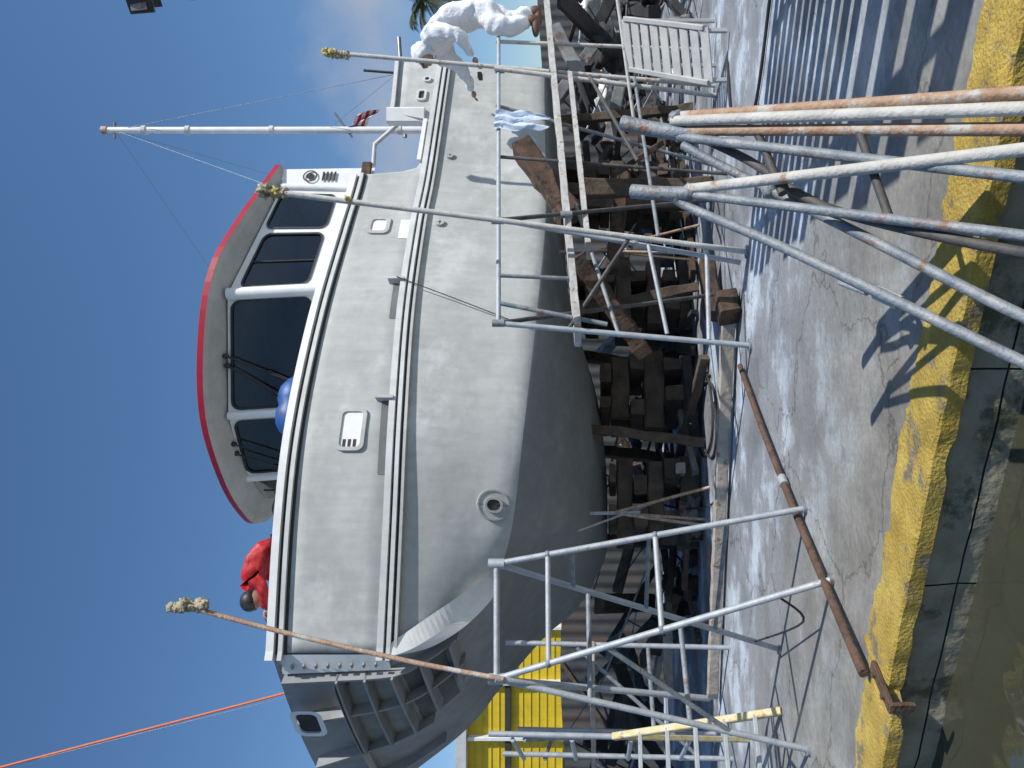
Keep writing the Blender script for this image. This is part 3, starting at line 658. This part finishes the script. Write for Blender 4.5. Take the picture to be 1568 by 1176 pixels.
for t,w in((3.2,1.1),(6.6,1.4)):
    c=L(t,w,0);c.z=0;tp=L(t,w-.15,.42 if t<5 else .7)
    for k in range(3):
        a=k*2.1;g.tube([c+V((.28*math.cos(a),.28*math.sin(a),0)),c.lerp(tp,.7)],.018,pipeR,8)
    g.tube([c.lerp(tp,.5),tp],.022,pipeG,8);g.beam(tp-V((.1,0,.02)),tp+V((.1,0,-.02)),.2,.03,woodB)
g.build("shores",e)
e=empty("timber_pile");g=G()
for i in range(44):
    t=random.uniform(1.5,10.5);w=random.uniform(-3.4,1.1);c=L(t,w,0);c.z=random.uniform(.06,.42)
    a=random.uniform(0,math.pi);dv=V((math.cos(a),math.sin(a),random.uniform(-.25,.25)))*random.uniform(.3,1.0)
    if c.z-abs(dv.z)<0.05:c.z=abs(dv.z)+.06
    g.log(c-dv,c+dv,random.uniform(.05,.2),random.uniform(.04,.14),random.choice([woodD,woodO,woodB,darkM,woodD,greyJ]),.012)
for i in range(34):
    t=random.uniform(2,11.5);w=random.uniform(-3,1.2);c=L(t,w,0);c.z=random.uniform(.1,1.0);a=random.uniform(0,math.pi)
    dv=V((math.cos(a),math.sin(a),random.uniform(-.7,.7)))*random.uniform(.3,.9)
    if c.z-abs(dv.z)<0.05:c.z=abs(dv.z)+.06
    g.tube([c-dv,c+dv],random.uniform(.008,.02),random.choice([pipeD,pipeG,darkM,pipeB]),7)
for i in range(14):
    t=random.uniform(2,10);w=random.uniform(-3,1.2);c=L(t,w,0);r=random.uniform(.08,.2);c.z=r*.7
    g.lump(c,r,random.choice([darkM,greyJ,greyJ,woodD]),.9,(1.3,1,.8))
bbl=M("blue_barrel",(.02,.05,.12),None,5,.6)
for i in range(8):
    c=L(random.uniform(3,10),random.uniform(-3,.2),0);c.z=0;r=random.uniform(.12,.26);h=random.uniform(.3,.8)
    g.tube([c,c+V((0,0,h))],r,random.choice([darkM,greyJ,bbl]),18);g.tube([c+V((0,0,h-.03)),c+V((0,0,h+.01))],r+.012,darkM,18)
g.build("scrap_timbers",e)
e=empty("scrap_pipe_pile");g=G()
def junk(x0,x1,y0,y1,zm,N):
    for i in range(N):
        c=V((random.uniform(x0,x1),random.uniform(y0,y1),random.uniform(.1,zm)));a=random.uniform(0,math.pi)
        dv=V((math.cos(a),math.sin(a),random.uniform(-.8,.8)))*random.uniform(.25,.9)
        if c.z-abs(dv.z)<0.05:c.z=abs(dv.z)+.06
        k=i%5
        if k<2: g.tube([c-dv,c+dv],random.uniform(.01,.025),random.choice([pipeB,pipeD,pipeG,pipeD]),7)
        elif k<4: g.log(c-dv,c+dv,random.uniform(.05,.3),random.uniform(.03,.2),random.choice([woodD,woodB,greyJ,darkM,darkM]),.01)
        else: g.lump(c,random.uniform(.08,.25),random.choice([darkM,greyJ,whiteM,darkM]),.9,(1.2,1,.8))
junk(4.0,8.5,9.8,15,1.8,150);junk(-9,-3.3,10,15,1.5,80);junk(-3,4,13.5,16,1.1,50)
g.build("scrap_pieces",e)
e=empty("plastic_sun_lounger");g=G()
a=V((3.66,8.3,.98));b=V((3.24,7.6,.22));sd=V((.50,-.1,.06))
for k in range(9):
    p=a.lerp(b,k/8); g.beam(p-sd*.5,p+sd*.5,.095,.02,slatM,up=(.1,-.7,.6))
for o in(-.5,.5): g.beam(a+sd*o,b+sd*o,.05,.06,slatM)
for o in(-.45,.45):
    g.beam(a+sd*o,V((a.x+.1,a.y+.2,0))+sd*o,.04,.04,slatM);g.beam(b+sd*o,V((b.x,b.y,0))+sd*o,.04,.04,slatM)
g.build("lounger_slats",e)
e=empty("stripe_shadow_slats");g=G()  # unseen slats, added to throw striped shadows over the dock
y=1.5
while y<5.35:
    w=random.uniform(.24,.28) if y<2.9 else random.uniform(.12,.15);g.beam((2.78,y+w/2,0),(2.78,y+w/2,2.35+random.uniform(-.1,.1)),.02,w,woodO,up=(0,1,0)); y+=w+(random.uniform(.10,.13) if y<2.9 else random.uniform(.055,.08))
for z in(.35,1.95): g.beam((2.81,1.5,z),(2.81,5.4,z),.03,.09,woodO)
g.build("shadow_slat_boards",e)
e=empty("corrugated_fence");g=G()
corM=M("corrugated_sheet",(.035,.04,.045),(.08,.08,.08),1.5,.7,.2,.1,c3=(.10,.06,.04),s3=1.5,t3=.6)
vs=[];n=500
for i in range(n+1):
    x=-13+32*i/n;yy=17+.03*math.sin(i*1.6)+.1*x
    vs+=[(x,yy,0),(x,yy,(2.1 if x<3 else 2.75)+.1*math.sin(x*.8))]
g.add(vs,[[2*i,2*i+2,2*i+3,2*i+1] for i in range(n)],corM,True);g.build("fence_sheets",e)
e=empty("yellow_workshop_building");g=G()
x0,x1,y0,y1,hh=-15,-5,21,29,5.0
g.add([(x0,y0,0),(x1,y0,0),(x1,y0,hh),(x0,y0,hh),(x0,y1,0),(x1,y1,0),(x1,y1,hh),(x0,y1,hh)],[[0,1,2,3],[1,5,6,2],[5,4,7,6],[4,0,3,7]],yelM)
g.add([(x0-.3,y0-.3,hh),(x1+.3,y0-.3,hh),(x1+.3,y1+.3,hh),(x0-.3,y1+.3,hh),((x0+x1)/2,y0-.3,hh+.3),((x0+x1)/2,y1+.3,hh+.3)],[[0,1,4],[0,4,5,3],[1,2,5,4],[0,3,2,1]],lightM)
for x in(-14,-12.6,-11.1,-9.6,-8.1,-6.6): g.beam((x,y0-.05,0),(x,y0-.05,hh-.02),.28,.1,whiteM,up=(1,0,0))
g.beam((x0,y0-.09,3.9),(x1,y0-.09,3.9),.06,.16,darkM)
for k in range(14): g.beam((x0+.02,y0-.012,2.0+k*.215),(x1-.02,y0-.012,2.0+k*.215),.02,.02,yelM)
for x in(-13.3,-10.4,-7.4): g.add([(x-.4,y0-.02,1.2),(x+.4,y0-.02,1.2),(x+.4,y0-.02,2.4),(x-.4,y0-.02,2.4)],[[0,1,2,3]],darkGlass)
g.build("building_shell",e)
e=empty("palm_tree");g=G();pc=V((20.0,40,10.6))
g.tube(spline([(20.5,40,0),(20.3,40,4),(20.1,40,8),pc],5),.22,woodO,10,.14);g.build("trunk",e)
g=G()
for i in range(38):
    a=random.uniform(0,2*math.pi);el=random.uniform(-.3,1.2);Ln=random.uniform(1.7,2.5);P=[]
    for k in range(9):
        s=k/8; r=Ln*s; P.append(pc+V((math.cos(a)*r*math.cos(el*.8),math.sin(a)*r*math.cos(el*.8),Ln*s*math.sin(el)-1.2*s*s)))
    g.tube(P,.03,fluffM,4,.01)
    for k in range(1,8):
        t=(P[k+1]-P[k-1]).normalized();sd=t.cross(V((0,0,1))).normalized()
        for j in range(3):
            q=P[k].lerp(P[k+1],j/3)
            for sg in(-1,1):
                tip=q+sd*sg*.45*(1-.5*k/8)+t*.25+V((0,0,-.22)); g.add([q,q+t*.06,tip],[[0,1,2]],fluffM)
g.build("fronds",e)
e=empty("floodlight_pole");g=G()
g.tube([(13.2,25,0),(13.2,25,17.6)],.12,wireM,12,.08);g.tube([(13.2,25,15.2),(12.5,25,15.2)],.06,dk,8);g.tube([(12.55,25,15.2),(12.5,25,14.6)],.05,dk,8)
g.build("pole",e);g=G()
for z,x in((16.2,12.35),):
    g.beam((x-.16,24.8,z+.42),(x,25,z-.25),.5,.30,dk);g.beam((x+.05,24.9,z-.3),(x+.12,25,z-.5),.4,.2,dk);g.tube([(x,25,z),(13.2,25,z)],.05,dk,8)
    g.beam((x-.20,24.7,z+.3),(x-.1,24.8,z-.15),.4,.03,greyJ)
g.build("lamp_heads",e)
g=G();g.tube([(-3.42,9,4.25),(-3.62,9,5.0),(-4.48,9,8.3),(-6.8,9,17)],.014,orM,6);g.tube([(-3.6,9.1,4.25),(-3.7,9.1,5.0),(-4.52,9.1,8.3),(-6.8,9.1,17)],.003,wireM,4)
g.build("orange_hoist_rope")

# ================================================================== PEOPLE
def mktex(nm,sc):
    tx=bpy.data.textures.new(nm,"CLOUDS");tx.noise_scale=sc;tx.noise_depth=1;return tx
txA=mktex("cloth_folds",.16);txB=mktex("cloth_creases",.075)
def figure(name,J,Ed,Rd,mat,parent,sub=3,disp=.05):
    names=list(J);me=bpy.data.meshes.new(name);me.from_pydata([J[k] for k in names],[(names.index(a),names.index(b)) for a,b in Ed],[])
    o=bpy.data.objects.new(name,me);S.collection.objects.link(o);o.parent=parent
    sk=o.modifiers.new("skin","SKIN");sk.use_smooth_shade=True
    for i,k in enumerate(names):
        r=Rd[k];r=(r,r) if not isinstance(r,tuple) else r
        me.skin_vertices[0].data[i].radius=r; me.skin_vertices[0].data[i].use_root=(i==0)
    s=o.modifiers.new("sub","SUBSURF");s.levels=sub;s.render_levels=sub
    for t,k in((txA,1),(txB,.5)):
        d=o.modifiers.new("folds","DISPLACE");d.texture=t;d.texture_coords='LOCAL';d.strength=disp*k;d.mid_level=.5
    me.materials.append(mat);return o
def hand(g,c,d,side,m,s=1.0):
    c=V(c);d=V(d).normalized();sd=V(side).normalized();n=d.cross(sd)
    g.lump(c+d*.04*s,.042*s,m,.05,(1,1,.8))
    for k,ln in enumerate((.07,.08,.075,.06)):
        b=c+d*.07*s+sd*(k-1.5)*.02*s; g.tube([b,b+d*ln*.5*s,b+d*ln*.8*s+n*.02*s,b+d*ln*.85*s+n*.045*s],.0095*s,m,6)
    b=c+d*.02*s-sd*.035*s; g.tube([b,b-sd*.03*s+d*.03*s,b-sd*.025*s+d*.06*s+n*.01],.011*s,m,6)
e=empty("worker_in_white_coveralls")
y=9.15
J=dict(pel=(4.42,y,2.74),sp=(4.35,y,3.05),ch=(4.16,y,3.28),nk=(4.0,y,3.35),
 s1=(4.08,y-.22,3.24),e1=(4.05,y-.30,2.93),h1=(3.82,y-.14,2.76),
 s2=(4.06,y+.22,3.22),e2=(3.90,y+.40,3.0),h2=(3.70,y+.6,2.9),
 hp1=(4.40,y-.13,2.64),k1=(4.12,y-.18,2.44),a1=(4.25,y-.15,2.09),
 hp2=(4.46,y+.13,2.64),k2=(4.36,y+.18,2.36),a2=(4.50,y+.15,2.09))
Ed=[('pel','sp'),('sp','ch'),('ch','nk'),('ch','s1'),('s1','e1'),('e1','h1'),('ch','s2'),('s2','e2'),('e2','h2'),('pel','hp1'),('hp1','k1'),('k1','a1'),('pel','hp2'),('hp2','k2'),('k2','a2')]
Rd=dict(pel=(.21,.2),sp=(.2,.18),ch=(.21,.19),nk=.085,s1=.115,e1=.085,h1=.05,s2=.115,e2=.08,h2=.05,k1=.13,a1=.085,k2=.13,a2=.085,hp1=.16,hp2=.16)
figure("body",J,Ed,Rd,tyv,e,3,.065)
g=G();g.lump((3.93,y,3.40),.125,tyv,.18,(1.05,.9,1.05));g.lump((3.855,y-.01,3.355),.088,skinM,.05,(1,.85,1.1));g.lump((3.765,y-.01,3.345),.02,skinM,.05);g.lump((3.80,y-.01,3.30),.03,skinM,.1,(.8,1.3,.5))
g.beam((3.78,y-.07,3.385),(3.78,y+.05,3.385),.03,.035,blackM);g.lump((4.0,y,3.33),.115,tyv,.3,(1,1.1,.8));g.build("hooded_head",e)
g=G();hand(g,J['h1'],(-.25,.1,-.1),(0,1,0),skinM);hand(g,J['h2'],(-.2,.3,-.05),(0,1,0),skinM);g.beam((3.63,y-.10,2.70),(3.68,y+.10,2.72),.07,.05,darkM)
g.build("hands",e)
g=G()
for x,yy in((4.18,y-.15),(4.43,y+.15)): g.lump((x,yy,2.035),.06,shoeM,.08,(2.2,.9,.8));g.lump((x+.07,yy,2.07),.065,shoeM,.08,(1,.9,1.1))
g.build("boots",e)
e=empty("worker_in_red_jacket");y=8.0
def sh(P): return (P[0]-.16,P[1],P[2]+.02)
J=dict(pel=(-1.50,y,4.58),sp=(-1.58,y,4.76),ch=(-1.74,y,4.86),nk=(-1.93,y,4.86),
 s1=(-1.80,y-.19,4.84),e1=(-1.88,y-.29,4.62),h1=(-2.12,y-.2,4.64),s2=(-1.82,y+.19,4.84),e2=(-1.95,y+.25,4.6),h2=(-2.15,y+.2,4.5))
J={k:sh(v) for k,v in J.items()};hh1=J['h1'];hh2=J['h2']
Ed=[('pel','sp'),('sp','ch'),('ch','nk'),('ch','s1'),('s1','e1'),('e1','h1'),('ch','s2'),('s2','e2'),('e2','h2')]
figure("jacket",J,Ed,dict(pel=.14,sp=.14,ch=.14,nk=.06,s1=.085,e1=.07,h1=.045,s2=.085,e2=.07,h2=.045),redJ,e,3,.06)
J=dict(pel=(-1.50,y,4.56),hp1=(-1.50,y-.11,4.5),k1=(-1.85,y-.15,4.33),a1=(-1.45,y-.15,4.31),hp2=(-1.5,y+.11,4.5),k2=(-1.85,y+.15,4.33),a2=(-1.45,y+.15,4.31))
J={k:(v[0]-.16,v[1],v[2]) for k,v in J.items()}
figure("trousers",J,[('pel','hp1'),('hp1','k1'),('k1','a1'),('pel','hp2'),('hp2','k2'),('k2','a2')],dict(pel=.14,hp1=.11,k1=.075,a1=.05,hp2=.11,k2=.075,a2=.05),darkM,e,2,.02)
g=G();X=-2.24;g.lump((X,y,4.87),.095,skinM,.05,(1,.85,1.15));g.lump((X-.01,y,4.905),.108,blackM,.05,(1.05,.95,.95));g.lump((X-.095,y,4.855),.02,skinM,.05)
g.beam((X-.05,y-.12,4.87),(X-.01,y-.12,4.87),.05,.08,blackM);g.build("head_with_black_cap",e)
g=G();hand(g,hh1,(-.3,0,-.1),(0,1,0),skinM);hand(g,hh2,(-.3,0,-.3),(0,1,0),skinM)
g.tube([V(hh1)+V((-.05,0,-.02)),V(hh1)+V((-.27,.02,-.1))],.04,blackM,10);g.build("hands_and_grinder",e)

# ================================================================== LIGHT, SKY, CAMERA
el=math.radians(46);sd=V((.83,-.557,0)).normalized()*math.cos(el);sd.z=math.sin(el)
ld=bpy.data.lights.new("sun","SUN");ld.energy=4.9;ld.angle=math.radians(.5);ld.color=(1,.96,.9)
lo=bpy.data.objects.new("sun",ld);S.collection.objects.link(lo);lo.rotation_euler=(-sd).to_track_quat('-Z','Y').to_euler();lo.location=(0,0,30)
W=bpy.data.worlds.new("World");S.world=W;W.use_nodes=True;n=W.node_tree.nodes;l=W.node_tree.links
bg=n["Background"];sk=n.new("ShaderNodeTexSky");sk.sky_type='NISHITA';sk.sun_disc=False;sk.sun_elevation=el;sk.sun_rotation=math.atan2(.83,-.557)
sk.air_density=1.0;sk.dust_density=.4;sk.ozone_density=3
hs=n.new("ShaderNodeHueSaturation");hs.inputs["Saturation"].default_value=1.14;hs.inputs["Value"].default_value=1.5;l.new(sk.outputs[0],hs.inputs["Color"])
tc=n.new("ShaderNodeTexCoord");sb=n.new("ShaderNodeVectorMath");sb.operation='SUBTRACT';sb.inputs[1].default_value=(.40,.87,.27)
l.new(tc.outputs["Generated"],sb.inputs[0]);ml=n.new("ShaderNodeVectorMath");ml.operation='MULTIPLY';ml.inputs[1].default_value=(4.5,4.5,12);l.new(sb.outputs[0],ml.inputs[0])
ln=n.new("ShaderNodeVectorMath");ln.operation='LENGTH';l.new(ml.outputs[0],ln.inputs[0])
no=n.new("ShaderNodeTexNoise");no.inputs["Scale"].default_value=9;no.inputs["Detail"].default_value=7;l.new(tc.outputs["Generated"],no.inputs[0])
m1=n.new("ShaderNodeMath");m1.operation='MULTIPLY_ADD';m1.inputs[1].default_value=2.6;l.new(no.outputs["Fac"],m1.inputs[0])
iv=n.new("ShaderNodeMath");iv.operation='MULTIPLY';iv.inputs[1].default_value=-1;l.new(ln.outputs["Value"],iv.inputs[0]);l.new(iv.outputs[0],m1.inputs[2])
mr=n.new("ShaderNodeMapRange");mr.inputs[1].default_value=.3;mr.inputs[2].default_value=1.2;mr.inputs[3].default_value=0;mr.inputs[4].default_value=.65;l.new(m1.outputs[0],mr.inputs[0])
mx=n.new("ShaderNodeMixRGB");l.new(mr.outputs[0],mx.inputs[0]);l.new(hs.outputs[0],mx.inputs[1]);mx.inputs[2].default_value=(5.2,5.6,6.4,1)
l.new(mx.outputs[0],bg.inputs[0]);bg.inputs[1].default_value=.085
S.view_settings.view_transform='Standard';S.view_settings.look='None';S.view_settings.exposure=0
cd=bpy.data.cameras.new("camera");co=bpy.data.objects.new("camera",cd);S.collection.objects.link(co)
cd.sensor_fit='HORIZONTAL';cd.sensor_width=36;cd.lens=27.09;cd.shift_x=-.0931;cd.clip_start=.05;cd.clip_end=5000
co.matrix_world=Matrix(((0,1,0,0),(0,0,-1,0),(-1,0,0,H),(0,0,0,1)))
S.camera=co
